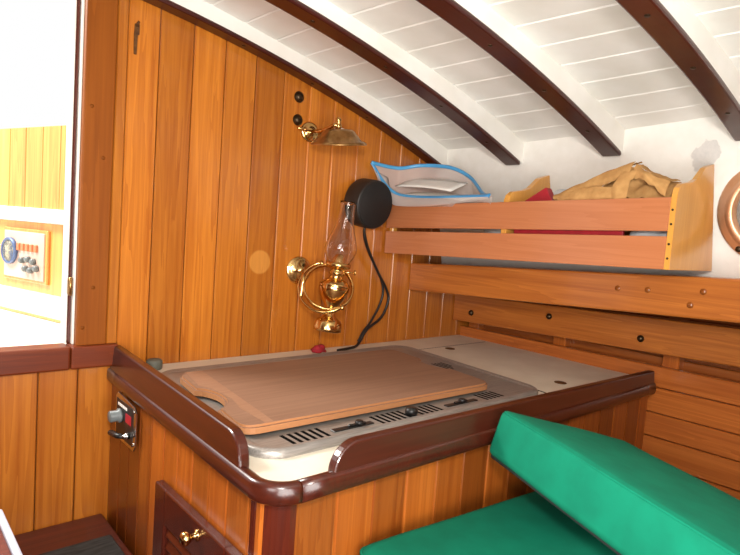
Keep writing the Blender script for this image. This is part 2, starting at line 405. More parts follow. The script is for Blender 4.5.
m = MB().t(.30, .6, .25); m.box((1.475, YB, .85), (1.49, 0, 1.16)); m.box((1.30, YB, 1.10), (1.475, 0, 1.105)); m.t(.3, .1, .2); m.box((1.46, YB, .90), (1.475, 0, .95), .002)
struct(m.build('hull_planking', 'hull'))
for y in (-.035, -.33, -.62, -.90):
    tag(MB().t(.62, None, 0).box((1.432, y-.019, .90), (1.474, y+.019, 1.05), .002).build('hull_rib', 'pine_v'),
        {-.035: 'stub of wooden hull rib in the dark gap next to the bulkhead', -.33: 'wooden hull rib in the gap below the middle bolt head',
         -.62: 'wooden hull rib in the gap just above the counter end', -.90: 'wooden hull rib in the gap nearest the camera'}[y], 'hull rib', 'hull ribs in the gap')

# ------------------------------------------------------------------ galley cabinet
r = thing('galley_cabinet', (.9, -.3, .3), 'planked pine galley cabinet with mahogany corner post under the counter', 'cabinet')
m = MB()
yy = [0, -.062, -.112, -.165, -.218, -.272, -.326, -.38, -.434, -.488, -.545, -.575]
tn = [.20, .15, .20, .30, .62, .50, .60, .32, .54, .34, .58]
for i in range(len(yy)-1):
    m.t(tn[i], None, .25 if i < 3 else .03); m.box((.36, yy[i+1]+.0012, .3), (.376, yy[i]-.0012 if i else -.001, .884), .0016)
m.t(.04, .3, .5); m.box((.367, -.57, .3), (.374, -.002, .884)); m.v = [V((v.x+.008*max(0, 1+v.y/.57), v.y, v.z)) for v in m.v]; m.build('side_panel', 'pine_v', r)
m = MB(); x = .40; i = 0
while x < 1.40:
    w = .064 if x+.064 < 1.40 else 1.404-x
    m.t([.24, .46, .28, .52, .36, .16, .44][i % 7], None, [.1, .02, .12, .0, .08, .16, .05][i % 7]); m.box((x+.0012, -.59, .3), (x+w-.0012, -.574, .884), .0016); x += w; i += 1
    if w < .03: break
m.t(.55, .2, 0)
for k in range(1, 15): m.box((.40+.064*k-.0011, -.588, .3), (.40+.064*k+.0011, -.58, .884))  # paler strips paint highlight lines into the seams
m.t(.04, .3, .5); m.box((.40, -.583, .3), (1.395, -.577, .884)); m.build('front_panel', 'pine_v', r)
arc = [(.3585+.04*(1-math.cos(q)), -.553-.04*math.sin(q)) for q in [PI/2*k/8 for k in range(9)]]
ring = [(x, y, .3) for x, y in arc] + [(.402, -.576, .3), (.376, -.576, .3), (.376, -.55, .3)]
MB().t(.5, None, .1).prism(ring, (0, 0, .584), 0).build('corner_post', 'mahog_z', r)
# louvred door
D = MB(); d0, d1, z0, z1 = -.286, -.555, .33, .790; xo = .346
D.t(.45, None, .0)
D.box((xo, d0-.04, z0), (.36, d0, z1), .003, 2); D.box((xo, d1, z0), (.36, d1+.04, z1), .003, 2)
D.box((xo, d1+.038, z1-.055), (.36, d0-.038, z1), .003, 2); D.box((xo, d1+.038, z0), (.36, d0-.038, z0+.055), .003, 2)
door = D.build('door', 'mahog_z', r)
lv = MB(); z = z0+.065
while z < z1-.06:
    lv.t(.45+.15*random.random(), None, .1)
    lv.hexa([(.349, d1+.04, z), (.352, d1+.04, z-.004), (.352, d0-.04, z-.004), (.349, d0-.04, z),
             (.356, d1+.04, z+.018), (.3595, d1+.04, z+.014), (.3595, d0-.04, z+.014), (.356, d0-.04, z+.018)], .0012); z += .019
lv.build('louvres', 'mahog_y', door)
kn = MB(); kn.lathe([(.008, 0), (.008, .002), (.004, .003), (.004, .009), (.008, .013), (.0098, .017), (.009, .021), (.005, .0235), (0, .024)], (xo, -.440, .772), (-1, 0, 0), 24)
kn.build('knob', 'brass', door)

# control plate on the cabinet side
r = thing('control_panel', (.357, -.115, .80), 'small black and chrome control plate with grey knob on the cabinet side', 'control panel')
p = MB(); yc0, yc1 = -.062, -.158
p.prism([(.3598, yc0, .796), (.3598, yc0, .868), (.3598, yc0-.01, .876), (.3598, yc1, .868), (.3598, yc1-.008, .86), (.3598, yc1-.008, .80), (.3598, yc1, .79), (.3598, yc0-.01, .789)], (-.003, 0, 0), .001); p.build('plate', 'chrome', r)
MB().box((.3562, yc1+.004, .797), (.3572, yc0-.006, .864)).build('face', 'black', r)
k = MB(); k.lathe([(.013, 0), (.013, .004), (.010, .006), (.0105, .018), (.008, .020), (0, .020)], (.3562, -.090, .836), (-1, 0, 0), 20); k.build('knob', 'greyknob', r)
k = MB(); k.lathe([(.006, 0), (.006, .006), (.003, .008), (.003, .012)], (.3562, -.136, .812), (-1, 0, 0), 14); k.build('toggle_base', 'chrome', r)
k = MB(); k.tube([(.347, -.136, .812), (.341, -.120, .810), (.338, -.096, .809)], [.004, .0050, .0052], 10); k.build('toggle_lever', 'black', r)
MB().box((.3555, -.145, .832), (.3562, -.118, .848)).build('red_mark', 'red', r)
k = MB()
for i in range(6): k.box((.3556, -.078-.008*i, .853), (.3562, -.083-.008*i, .858))
k.build('white_marks', 'paper', r)
for q in ((.3568, -.158, .803), (.3568, -.156, .86)):
    k = MB(); k.lathe([(.003, 0), (.003, .001), (0, .0015)], q, (-1, 0, 0), 12); k.build('screw', 'chrome', r)

# ------------------------------------------------------------------ countertop
ct = thing('countertop', (.88, -.3, .88), 'cream laminate galley countertop with raised mahogany fiddle rails', 'countertop')
SK = lambda v: V((v.x + .017*max(0, 1+v.y/.57) if v.x < .43 else v.x, v.y, v.z))   # the counter flares a little toward the bulkhead
def skew(mb): mb.v = [SK(v) for v in mb.v]; return mb
SK = lambda v: V((v.x + .017*max(0, 1+v.y/.57) if v.x < .43 else v.x, v.y, v.z))   # the counter flares a little toward the bulkhead
def skew(mb): mb.v = [SK(v) for v in mb.v]; return mb
arcp = [(.355+.034*(1-math.cos(q)), -.572-.034*math.sin(q), .8845) for q in [PI/2*k/10 for k in range(11)]]
m = MB(); m.prism([(.355, -.001, .8845)] + arcp + [(1.366, -.606, .8845), (1.368, -.597, .8845), (1.409, -.590, .8845), (1.409, -.001, .8845)], (0, 0, .0155)); skew(m).build('top', 'laminate', ct)
def sweep(path, prof, mb):
    n = len(prof); vs, fs = [], []
    for i, p in enumerate(path):
        a = V(path[max(i-1, 0)]); b = V(path[min(i+1, len(path)-1)]); t = (b-a).normalized(); o = V((t.y, -t.x, 0))
        for d, z in prof: vs.append(V((p[0], p[1], z)) + o*d)
    for i in range(len(path)-1):
        for k in range(n): fs.append((i*n+k, i*n+(k+1) % n, (i+1)*n+(k+1) % n, (i+1)*n+k))
    fs += [tuple(range(n)), tuple((len(path)-1)*n+k for k in range(n))]
    return mb.add(vs, fs, True)
R0 = .036
pA = [(.352, -.001, 0)] + [(.352, -.001-.571*k/12, 0) for k in range(1, 13)] + [(.352+R0*(1-math.cos(q)), -.572-R0*math.sin(q), 0) for q in [PI/2*k/12 for k in range(1, 13)]]
pB = [(.388, -.608, 0)] + [(.388+(1.368-.388)*k/24, -.608, 0) for k in range(1, 25)]
lip = [(.010, .877), (.004, .8765), (-.007, .8775), (-.0105, .881), (-.0115, .888), (-.0105, .899), (-.008, .9028), (-.004, .904), (.002, .9036), (.005, .902), (.006, .8995), (.010, .899)]
lip = [(-d, z) for d, z in lip]
lip = [(-d, z) for d, z in lip]
m = MB().t(.5, .31, .05); sweep(pA, [(-d, z) for d, z in lip], m); sweep(pB, [(-d, z) for d, z in lip], m); skew(m).build('edge_trim', 'mahog_y', ct)
def qarc(n=10): return [(math.sin(PI/2*k/n), math.cos(PI/2*k/n)) for k in range(n+1)]
m = MB().t(.5, .73, .05)
ring = [(0, -.002, .896), (0, -.002, .9475)] + [(0, -.26, .9445)] + [(0, -.500-.042*a, .898+.0425*b) for a, b in qarc()] + [(0, -.542, .896)]
m.prism([(.3445, y, z) for _, y, z in ring], (.0155, 0, 0), .0032, 3)
m.v = [V((v.x + (.004*(v.z-.9)/.045), v.y, v.z)) for v in m.v]
skew(m).build('fiddle_rail', 'mahog_y', ct)
m = MB().t(.5, .12, .05)
ring = [(1.368, 0, .896), (1.368, 0, .930), (.90, 0, .934)] + [(.478-.042*a, 0, .898+.039*b) for a, b in qarc()] + [(.436, 0, .896)]
m.prism([(x, -.6150, z) for x, _, z in ring], (0, .0155, 0), .0032, 3)
m.v = [V((v.x, v.y + (.003*(v.z-.9)/.04), v.z)) for v in m.v]
m.build('fiddle_rail', 'mahog_x', ct)
hl = MB(); q = [(1.103, -.116), (1.39, -.116), (1.375, -.545), (1.044, -.545)]
hl.prism([(x, y, .9) for x, y in q], (0, 0, .0008)); hatch = hl.build('hatch_lid', 'laminate', ct)
g = MB()
for a, b in ((q[0], q[3]), (q[0], q[1])):
    g.tube([(a[0], a[1], .9004), (b[0], b[1], .9004)], .0011, 6)
g.build('seam', 'dark', hatch)
for x, y in ((1.201, -.142), (1.155, -.500)):
    f = MB(); f.lathe([(.0135, 0), (.0135, .0006), (.0125, .0012), (0, .0012)], (x, y, .9008), (0, 0, 1), 22); f.build('finger_hole', 'rust', hatch)

# ------------------------------------------------------------------ stove
st = thing('stove', (.73, -.3, .9), 'flush steel two-slider galley stove set in the counter, under the wooden board', 'stove')
def rounded(poly, r, n=8):
    out = []
    N = len(poly)
    for i in range(N):
        p = V(poly[i]); a = (V(poly[i-1])-p).normalized(); b = (V(poly[(i+1) % N])-p).normalized()
        th = a.angle(b)/2; d = r/math.tan(th); c = p+(a+b).normalized()*(r/math.sin(th))
        s, e = p+a*d, p+b*d
        for k in range(n+1):
            t = k/n; v = (s-c).lerp(e-c, t); v = v.normalized()*r; out.append(c+v)
    return out
SP = [(.374, -.540, .9), (1.036, -.537, .9), (1.080, -.080, .9), (.412, -.088, .9)]
m = MB(); o1 = rounded(SP, .045); cen = V((.725, -.297, .9))
def inset(ring, d):
    out = []; n = len(ring)
    for i in range(n):
        t = (ring[(i+1) % n]-ring[i-1]).normalized(); out.append(ring[i] + V((-t.y, t.x, 0))*d)
    return out
loops = [(0, 0), (0, .006), (.002, .010), (.006, .012), (.012, .0115), (.016, .009), (.02, .0085)]
vs = []; fs = []
for d, z in loops: vs += [p+V((0, 0, z)) for p in inset(o1, d)]
n = len(o1)
for i in range(len(loops)-1):
    for k in range(n): fs.append((i*n+k, i*n+(k+1) % n, (i+1)*n+(k+1) % n, (i+1)*n+k))
fs.append(tuple((len(loops)-1)*n+k for k in range(n))); m.add(vs, fs, True); m.build('top_plate', 'steel', st)
zs = .9086
m = MB()
for x0, cnt in ((.438, 6), (.604, 6), (.692, 5), (.866, 5)):
    for k in range(cnt):
        x = x0+.0118*k; m = MB(); m.box((x, -.525, zs-.002), (x+.0055, -.486, zs+.0003)); m.build('vent_slot', 'slotblack', st)
for k in range(4):
    m = MB(); m.box((.985+.010*k, -.34+.012*k, zs-.002), (.9885+.010*k, -.27, zs+.0003)); m.build('vent_slot', 'slotblack', st)
for x0, x1, xk in ((.514, .592, .566), (.763, .846, .808)):
    s = MB(); s.box((x0, -.514, zs-.001), (x1, -.503, zs+.0015), .0008, 1)
    so = s.build('slider_track', 'black', st)
    k = MB(); k.lathe([(.007, 0), (.007, .004), (.0055, .006), (0, .006)], (xk, -.508, zs+.0015), (0, 0, 1), 18); k.box((xk-.022, -.511, zs+.0015), (xk+.012, -.506, zs+.0045), .001); k.build('slider_knob', 'black', so)
k = MB(); k.lathe([(.010, 0), (.011, .006), (.009, .011), (0, .012)], (.676, -.510, zs), (0, 0, 1), 20); k.build('knob', 'black', st)
# shallow burner rings under the board
for x in (.55, .82):
    b = MB(); b.lathe([(.07, 0), (.072, .003), (.068, .004), (.05, .003), (.02, .004), (0, .004)], (x, -.30, zs-.0005), (0, 0, 1), 32); b.build('burner', 'black', st)

# cutting board with a grip notch in each end
BLn, FLn, FRn, BRn = V((.424, -.168, 0)), V((.386, -.474, 0)), V((.926, -.486, 0)), V((.962, -.160, 0))
zt0, zt1 = .9128, .9250
def notch(a, b, t0, t1, depth, side):
    out = []; d = (b-a); nrm = V((-d.y, d.x, 0)).normalized()*side
    for k in range(13):
        t = k/12; w = math.sin(PI*t)**.6 if 0 < t < 1 else 0
        out.append(a + d*(t0+(t1-t0)*t) + nrm*depth*w)
    return out
corner = lambda p, a, b, r: [p+(a-p).normalized()*r*(1-t)**2 + (b-p).normalized()*r*t*t for t in [k/6 for k in range(7)]]
ring = corner(BLn, BRn, FLn, .03) + notch(BLn, FLn, .34, .70, .026, 1) + corner(FLn, BLn, FRn, .03) + corner(FRn, FLn, BRn, .03) + notch(FRn, BRn, .36, .66, .022, 1) + corner(BRn, FRn, BLn, .04)
m = MB().t(.5, .5, 0); bm = bmesh.new(); vv = [bm.verts.new(V((p.x, p.y, zt0))) for p in ring]; f = bm.faces.new(vv)
e = bmesh.ops.extrude_face_region(bm, geom=[f]); up = [g for g in e['geom'] if isinstance(g, bmesh.types.BMVert)]; bmesh.ops.translate(bm, verts=up, vec=(0, 0, zt1-zt0))
bmesh.ops.recalc_face_normals(bm, faces=bm.faces)
tops = [ed for ed in bm.edges if all(abs(v.co.z-zt1) < 1e-5 for v in ed.verts)]
bmesh.ops.bevel(bm, geom=tops, offset=.0035, segments=2, affect='EDGES')
bm.verts.index_update(); base = len(m.v); m.v += [v.co.copy() for v in bm.verts]
for fc in bm.faces:
    m.f.append([v.index for v in fc.verts]); m.sm.append(False); side = abs(fc.normal.z) < .8
    m.c.append((.46, .4, .45) if side else (.5, .5, 0.0))
bm.free()
r = thing('cutting_board', (.68, -.33, zt0), 'large worn wooden cutting board with grip notches lying on the stove', 'cutting board')
m.build('board', 'board', r)
b = MB().t(.62, .9, .05); b.prism([(.440, -.172, zt1), (.470, -.172, zt1), (.438, -.470, zt1), (.425, -.470, zt1), (.425, -.40, zt1), (.437, -.35, zt1), (.434, -.285, zt1), (.424, -.26, zt1)], (0, 0, .0004)); b.build('end_strip', 'board', r)

# small loose things on the counter
k = MB(); k.lathe([(.014, 0), (.0155, .002), (.0155, .016), (.013, .019), (0, .0195)], (.437, -.032, .9), (0, 0, 1), 24)
tag(k.build('rubber_stopper', 'greycap'), 'round grey-green rubber stopper on the counter beside the left fiddle', 'stopper')
k = MB(); bm = bmesh.new(); bmesh.ops.create_icosphere(bm, subdivisions=3, radius=1)
for v in bm.verts:
    nn = noise.noise(v.co*1.7+V((3, 1, 7)))*.45+noise.noise(v.co*4)*.2; v.co *= 1+nn; v.co = V((v.co.x*.019, v.co.y*.013, max(v.co.z*.013, -.0055)))
k.bm(bm, Matrix.Translation((.838, -.036, .906)), True); tag(k.build('red_rag', 'redcloth'), 'small crumpled scrap of red cloth on the counter against the bulkhead', 'cloth')

# ------------------------------------------------------------------ bulkhead fittings
for z, lab in ((1.498, 'upper of the two dark bronze studs on the bulkhead'), (1.446, 'lower dark bronze stud, just left of the brass wall lamp')):
    k = MB(); k.lathe([(.013, -.001), (.013, .002), (.0105, .004), (.009, .007), (.005, .0095), (0, .010)], (.759, 0, z), (0, -1, 0), 22)
    tag(k.build('bronze_stud', 'darkbronze'), lab, 'stud', 'bronze studs on the bulkhead')
m = MB(); m.prism([(.3845, -.0002, 1.500), (.3895, -.0002, 1.500), (.3905, -.0002, 1.535), (.3935, -.0002, 1.538), (.3935, -.0002, 1.556), (.3845, -.0002, 1.556), (.3835, -.0002, 1.535)], (0, -.003, 0), .0006)
m.tube([(.3885, -.002, 1.552), (.3885, -.006, 1.556), (.3905, -.008, 1.560)], [.003, .0028, .002], 8)
tag(m.build('hook', 'rust'), 'rusty flat iron hook screwed high on the bulkhead', 'hook')

# brass shaded wall lamp
wl = thing('wall_lamp', (.785, 0, 1.424), 'brass wall lamp with a flared metal shade above the oil lamp', 'wall lamp')
k = MB(); k.lathe([(.024, 0), (.024, .002), (.021, .005), (.018, .006), (.010, .008), (.008, .013), (0, .014)], (.794, 0, 1.424), (-.08, -1, 0), 28); k.build('wall_plate', 'brass', wl)
sc = V((.814, -.09, 1.394))
k = MB(); k.tube(smooth_pts([(.794, -.010, 1.425), (.794, -.04, 1.424), (.797, -.07, 1.428), (.799, -.088, 1.433), sc+V((-.006, -.004, .038))]), .0042, 10); k.build('arm', 'brass', wl)
k = MB(); k.tube([(.748, -.02, 1.4245), (.794, -.013, 1.424)], .0025, 8); k.tube([(.766, -.0185, 1.4245), (.773, -.017, 1.4245)], .004, 8); k.build('switch_pin', 'brass', wl)
k = MB(); k.lathe([(.0635, -.002), (.0645, 0), (.058, .005), (.053, .0065), (.043, .018), (.036, .027), (.031, .031), (.010, .033), (.0, .034), (0, .031), (.010, .030), (.030, .028), (.035, .025), (.042, .016), (.051, .0045), (.0615, -.001)], sc, (-.165, -.10, 1), 36); k.build('shade', 'oldbrass', wl)
k = MB(); k.lathe([(.007, .032), (.007, .041), (.0045, .045), (.006, .049), (.0065, .053), (.004, .057), (0, .058)], sc, (-.165, -.10, 1), 18); k.build('finial', 'brass', wl)
k = MB(); k.lathe([(.011, .034), (.011, .016), (.015, .010), (.013, .003), (0, .001)], sc, (0, 0, 1), 18); k.build('bulb', 'paper', wl)

# oil lamp in gimbal
ol = thing('oil_lamp', (.817, -.09, .963), 'polished brass gimballed oil lamp with clear glass chimney on the bulkhead', 'oil lamp')
B0 = V((.817, -.09, .966)); AX = V((.128, 0, 1)).normalized()
k = MB(); k.lathe([(.033, 0), (.033, .003), (.030, .005), (.028, .005), (.026, .008), (.024, .009), (.012, .016), (.009, .022), (0, .023)], (.787, 0, 1.097), (-.10, -1, 0), 34); k.build('wall_plate', 'brass', ol)
k = MB(); k.lathe([(.028, -.003), (.0325, -.001), (.033, .004), (.0315, .018), (.028, .024), (.021, .028), (.013, .034), (.0105, .040), (.0115, .046), (.010, .050), (0, .050)], B0, AX, 32); k.build('foot', 'brass', ol)
k = MB(); k.lathe([(.010, .048), (.013, .052), (.023, .066), (.031, .080), (.0355, .094), (.0365, .100), (.0355, .103), (.037, .105), (.0355, .108), (.030, .114), (.022, .119), (.018, .121), (0, .122)], B0, AX, 36); k.build('oil_font', 'brass', ol)
k = MB(); k.lathe([(.015, .120), (.016, .124), (.014, .128), (.019, .131), (.019, .136), (.015, .139), (.017, .143), (.027, .147), (.030, .150), (.029, .158), (.025, .158), (.020, .152), (.013, .153)], B0, AX, 30)
k.lathe([(.0165, .152), (.0165, .160), (.014, .170), (.009, .177), (.004, .179), (0, .179)], B0, AX, 24); k.tube([B0+AX*.137+V((.012, -.008, 0)), B0+AX*.137+V((.035, -.022, 0))], .002, 8)
bq = B0+AX*.137+V((.035, -.022, 0)); bk = k.build('burner', 'brass', ol)
k = MB(); k.lathe([(.0065, -.001), (.0065, .002), (0, .002)], bq, V((.035, -.022, 0)), 14); k.build('wick_knob', 'brass', bk)
pr = [(.0215, .153), (.0235, .163), (.030, .176), (.0335, .188), (.033, .200), (.028, .217), (.0225, .234), (.0185, .252), (.0165, .270), (.0158, .285), (.0165, .296), (.018, .302)]
pr = [(r_*1.13, z_) for r_, z_ in pr]
k = MB(); k.lathe(pr+[(r_-.0012, z_) for r_, z_ in pr[::-1]], B0, AX, 36, True); k.build('chimney', 'glass', ol)
# gimbal ring, tilted, and yoke out from the wall plate
rc = V((.812, -.09, 1.066)); 
def circ(c, nrm, r, n=48, a0=0, a1=2*PI):
    nrm = V(nrm).normalized(); u = nrm.orthogonal().normalized(); w = nrm.cross(u)
    return [c + (u*math.cos(a0+(a1-a0)*i/n)+w*math.sin(a0+(a1-a0)*i/n))*r for i in range(n if abs(a1-a0-2*PI) < 1e-6 else n+1)]
def band(mb, pts, nrm, r_w, r_t, closed):
    pts = [V(p) for p in pts]; mb.tube(pts, r_w, 10, closed, r_t/r_w, nrm)
rn = V((-.42, -.70, .52))
k = MB(); band(k, circ(rc, rn, .057), rn, .0066, .0030, True); ring = k.build('gimbal_ring', 'brass', ol)
rn2 = V((-.62, -.60, .50)); k = MB()
yc = circ(rc+V((-.003, .004, 0)), rn2, .064, 60)
left = sorted(range(60), key=lambda i: yc[i].x)[:1][0]
seg_ = [yc[(left+j) % 60] for j in range(-17, 18)]
band(k, seg_, rn2, .0066, .0030, False)
k.tube(smooth_pts([(.787, -.012, 1.097), (.775, -.035, 1.093), (.765, -.055, 1.085), seg_[17]]), .0045, 10)
k.build('yoke_arm', 'brass', ol)
k = MB()
for p in (seg_[0], seg_[-1]):
    k = MB(); k.lathe([(.0045, -.006), (.0055, -.002), (.0055, .003), (.003, .006), (0, .0065)], p, p-rc, 14); k.build('pivot_screw', 'brass', ol)

# black drum fan and its cable
fn = thing('drum_fan', (.973, -.02, 1.215), 'short black drum-shaped fan on the bulkhead beside the zip bag', 'fan')
k = MB(); k.lathe([(.056, 0), (.061, .002), (.062, .006), (.0615, .050), (.060, .053), (.057, .054), (.0, .054)], (.969, 0, 1.275), (.06, -1, -.12), 44); k.build('drum', 'drumside', fn)
k = MB(); k.lathe([(.057, .0535), (.059, .055), (.057, .0565), (.0, .0568)], (.969, 0, 1.275), (.06, -1, -.12), 36); k.build('front_plate', 'matblack', fn)
cb = MB()
cb.tube(smooth_pts([(.957, -.035, 1.21), (.960, -.033, 1.195), (.983, -.026, 1.155), (1.023, -.022, 1.100), (1.06, -.022, 1.052), (1.071, -.022, 1.020), (1.05, -.022, .975), (1.0, -.024, .945), (.974, -.028, .915), (.955, -.034, .9045), (.925, -.042, .9035), (.885, -.050, .9035)]), .0036, 8)
cb.tube(smooth_pts([(.959, -.032, 1.20), (.965, -.030, 1.18), (.992, -.020, 1.145), (1.040, -.015, 1.085), (1.056, -.015, 1.045), (1.046, -.015, 1.005), (1.015, -.018, .962), (.99, -.022, .940), (.970, -.027, .916)]), .0032, 8)
tag(cb.build('cable', 'cable'), 'black twin cable hanging from the drum fan down to the counter', 'cable')

# ------------------------------------------------------------------ slatted shelf
KS = .034
sh = thing('slatted_shelf', (1.16, -.37, 1.147), 'varnished bookshelf with two reddish front slats and curved pine ends', 'shelf')
YE = -.726
for z0, z1, t in ((.147, .2055, .50), (.2145, .274, .47)):
    m = MB().t(t, None, .08); sheared(m, 1.058, 1.072, -.006, YE-.0005, 1+z0, 1+z1, KS, .0008, 1); m.build('front_slat', 'slat', sh)
m = MB().t(.6); sheared(m, 1.070, 1.285, -.006, YE, 1.147, 1.159, KS, .001); m.build('bottom_board', 'pine_l', sh)
def endprof(y, h=0):
    z = 1.147-KS*y; xb = xwall(z)-.002
    P = [(1.060, z), (1.060, z+.118), (1.061, z+.132), (1.066, z+.144), (1.078, z+.152), (1.100, z+.156), (1.122, z+.160), (1.142, z+.167), (1.160, z+.180), (1.176, z+.192), (1.19, z+.197), (1.218, z+.204)]
    P += [(1.246, z+.1), (1.272, z)]
    return [(x, y, q) for x, q in P]
m = MB().t(.55, None, .0); m.prism(endprof(YE), (0, -.010, 0), .0007, 1)
eb = m.build('end_board', 'pine_l', sh)
for dz in (.02, .045, .08, .105):
    pl = MB(); pl.lathe([(.0022, 0), (.0022, .0004), (0, .0005)], (1.060, YE-.005, 1.147-KS*YE+dz), (-1, 0, 0), 10); pl.build('nail', 'darkbronze', eb)
m = MB().t(.6); m.prism([(x+.004 if x < 1.2 else x, y, z) for x, y, z in endprof(-.372)], (0, -.014, 0), .0015, 2); m.build('divider', 'pine_l', sh)
m = MB().t(.75); m.box((1.072, -.018, 1.150), (1.09, -.004, 1.272), .002); m.build('end_cleat', 'pine_l', sh)

# zip bag with papers
bg = thing('zip_bag', (1.09, -.17, 1.272), 'clear plastic zip bag with blue edges lying open on the shelf', 'bag')
T = V((.985, -.012, 1.378)); E_ = V((1.048, -.345, 1.300))
front = smooth_pts([T, (1.022, -.016, 1.338), (1.040, -.036, 1.312), (1.047, -.075, 1.300), (1.049, -.164, 1.2965), (1.049, -.25, 1.298), E_], 6)
back = smooth_pts([T, (1.07, -.022, 1.374), (1.12, -.060, 1.386), (1.15, -.134, 1.382), (1.15, -.203, 1.355), (1.10, -.285, 1.310), E_], 6)
bot = smooth_pts([T+V((.006, -.004, -.012)), (1.030, -.018, 1.305), (1.046, -.034, 1.278), (1.047, -.075, 1.272), (1.048, -.164, 1.274), (1.049, -.26, 1.283), E_+V((0, 0, -.008))], 6)
nb = len(front)-1
def at(P, t):
    f_ = t*nb; i = min(int(f_), nb-1); return P[i].lerp(P[i+1], f_-i)
def bow(a, b, v, d): return a.lerp(b, v) + d*math.sin(PI*v)
m = MB(); m.grid(lambda u, v: bow(at(front, u), at(bot, u), v, V((-.004, 0, 0))), 36, 4); 
inner = [V((max(p.x, 1.078)+.03 if 0 < i < nb else p.x, p.y, max(1.279, p.z) if 3 < i else p.z)) for i, p in enumerate(bot)]
m.grid(lambda u, v: at(bot, u).lerp(at(back, u)+V((.01, 0, -.085 if .12 < u < .8 else -.02)), v) if v < 1 else at(back, u)+V((.01, 0, -.085*math.sin(PI*u)**.5)), 36, 4)
m.grid(lambda u, v: bow(at(back, u), at(back, u)+V((.01, 0, -.085*math.sin(PI*u)**.5)), v, V((.004, 0, 0))), 36, 4)
m.build('pouch', 'bag', bg)
k = MB(); k.tube(front, .0048, 8, False, .45, (0, 0, 1)); k.build('front_zip', 'bluezip', bg)
k = MB(); k.tube(back, .0048, 8, False, .45, (0, 0, 1)); k.build('back_zip', 'bluezip', bg)
def sheet(y0, y1, x0, x1, z, tilt, bend, lab, name='paper_sheet'):
    m = MB(); m.grid(lambda u, v: V((x0+(x1-x0)*v+.02*u, y0+(y1-y0)*u, z+tilt*v+bend*math.sin(PI*u)-.012*u)), 10, 4)
    return tag(m.build(name, 'paper', solid=.0022), lab, 'paper', 'papers in the zip bag')
sheet(-.045, -.245, 1.058, 1.12, 1.303, .012, .003, 'lower white folded paper inside the zip bag', 'folded_paper')
sheet(-.030, -.205, 1.058, 1.12, 1.325, .026, .004, 'upper white folded paper inside the zip bag', 'folded_paper')

# things behind the slats
rb = thing('red_book', (1.11, -.45, 1.18), 'red book leaning in the shelf with one corner above the slats', 'book')
K = V((1.092, -.457, 1.322)); a_ = V((0, .84, -.50))*.082; b_ = V((0, -.50, -.84))*.122; dx = V((.022, 0, 0))
m = MB(); m.hexa([K, K+a_, K+a_+b_, K+b_, K+dx, K+a_+dx, K+a_+b_+dx, K+b_+dx], .0015); m.build('cover', 'red', rb)
m = MB(); m.hexa([K+V((.004, 0, 0))+(a_+b_)*.05, K+V((.004, 0, 0))+a_*1.01+b_*.05, K+V((.004, 0, 0))+a_*1.01+b_*.95, K+V((.004, 0, 0))+b_*.95, K+V((.018, 0, 0))+b_*.05, K+V((.018, 0, 0))+a_*1.01+b_*.05, K+V((.018, 0, 0))+a_*1.01+b_*.95, K+V((.018, 0, 0))+b_*.95]); m.build('pages', 'paper', rb)
m = MB(); sheared(m, 1.076, 1.084, -.398, -.64, 1.160, 1.226, KS, .001); tag(m.build('red_folder', 'red'), 'flat red folder seen through the gap between the slats', 'folder')
m = MB(); m.grid(lambda u, v: V((1.080+.13*v, -.645-.08*u, 1.185+.062*math.sin(PI*min(1, v*1.3+.15))+.01*noise.noise(V((u*5, v*5, 2))))), 14, 14)
tag(m.build('white_cloth', 'greypaper', solid=.002), 'crumpled white cloth behind the slats at the shelf end', 'cloth')
m = MB(); m.grid(lambda u, v: V((1.075+.03*v, -.30-.06*u, 1.161+.068*v+.0*u)), 2, 2); tag(m.build('grey_paper', 'greypaper', solid=.004), 'grey papers behind the slats beneath the zip bag', 'paper')
k = MB(); k.lathe([(.038, 0), (.040, .004), (.040, .125), (.034, .140), (.020, .150), (0, .153)], (1.185, -.452, 1.175), (0, 0, 1), 28)
tag(k.build('plastic_tub', 'greypaper'), 'pale grey round-topped tub behind the red book', 'tub')

# tan canvas bundle
def lerp_tab(tab, x):
    for (a, fa), (b, fb) in zip(tab, tab[1:]):
        if a <= x <= b: return fa+(fb-fa)*(x-a)/(b-a)
    return tab[0][1] if x < tab[0][0] else tab[-1][1]
TOP = [(0, 1.285), (.04, 1.297), (.2, 1.312), (.4, 1.330), (.58, 1.345), (.66, 1.350), (.74, 1.345), (.85, 1.334), (.95, 1.328), (1, 1.318)]
def cl(u, v):
    y = -.478 - .245*u; x = 1.080 + .135*v
    z = lerp_tab(TOP, u); edge = math.sin(PI*min(1, max(0, v*.85+.13)))**.5
    base = 1.215
    n_ = abs(noise.noise(V((u*5.5+v*2, v*4-u*3, 1.3))))*.028 + noise.noise(V((u*13, v*9, 5)))*.006
    return V((x + .006*noise.noise(V((u*8, v*6, 9))), y, base + (z-base)*edge - n_ + .006))
m = MB(); m.grid(cl, 60, 36)
def ribbon(up, lo, n=30, k=6, bul=.006):
    up, lo = smooth_pts(up, 8), smooth_pts(lo, 8)
    def f(u, v):
        q = u*(len(up)-1); i = min(int(q), len(up)-2); a = up[i].lerp(up[i+1], q-i); b = lo[i].lerp(lo[i+1], q-i)
        w_ = V((.0035*noise.noise(V((u*4, v*2.5, bul*900))), 0, .003*noise.noise(V((u*6, v*2, 3+bul*900)))))
        a = a + w_; b = b + w_*1.6
        return a.lerp(b, v) + V((-bul*math.sin(PI*v), 0, 0))
    m.grid(f, n, k)
ribbon([(1.082, -.484, 1.303), (1.082, -.53, 1.322), (1.082, -.58, 1.342), (1.082, -.648, 1.366)], [(1.080, -.488, 1.292), (1.078, -.53, 1.302), (1.076, -.58, 1.317), (1.074, -.640, 1.336)])
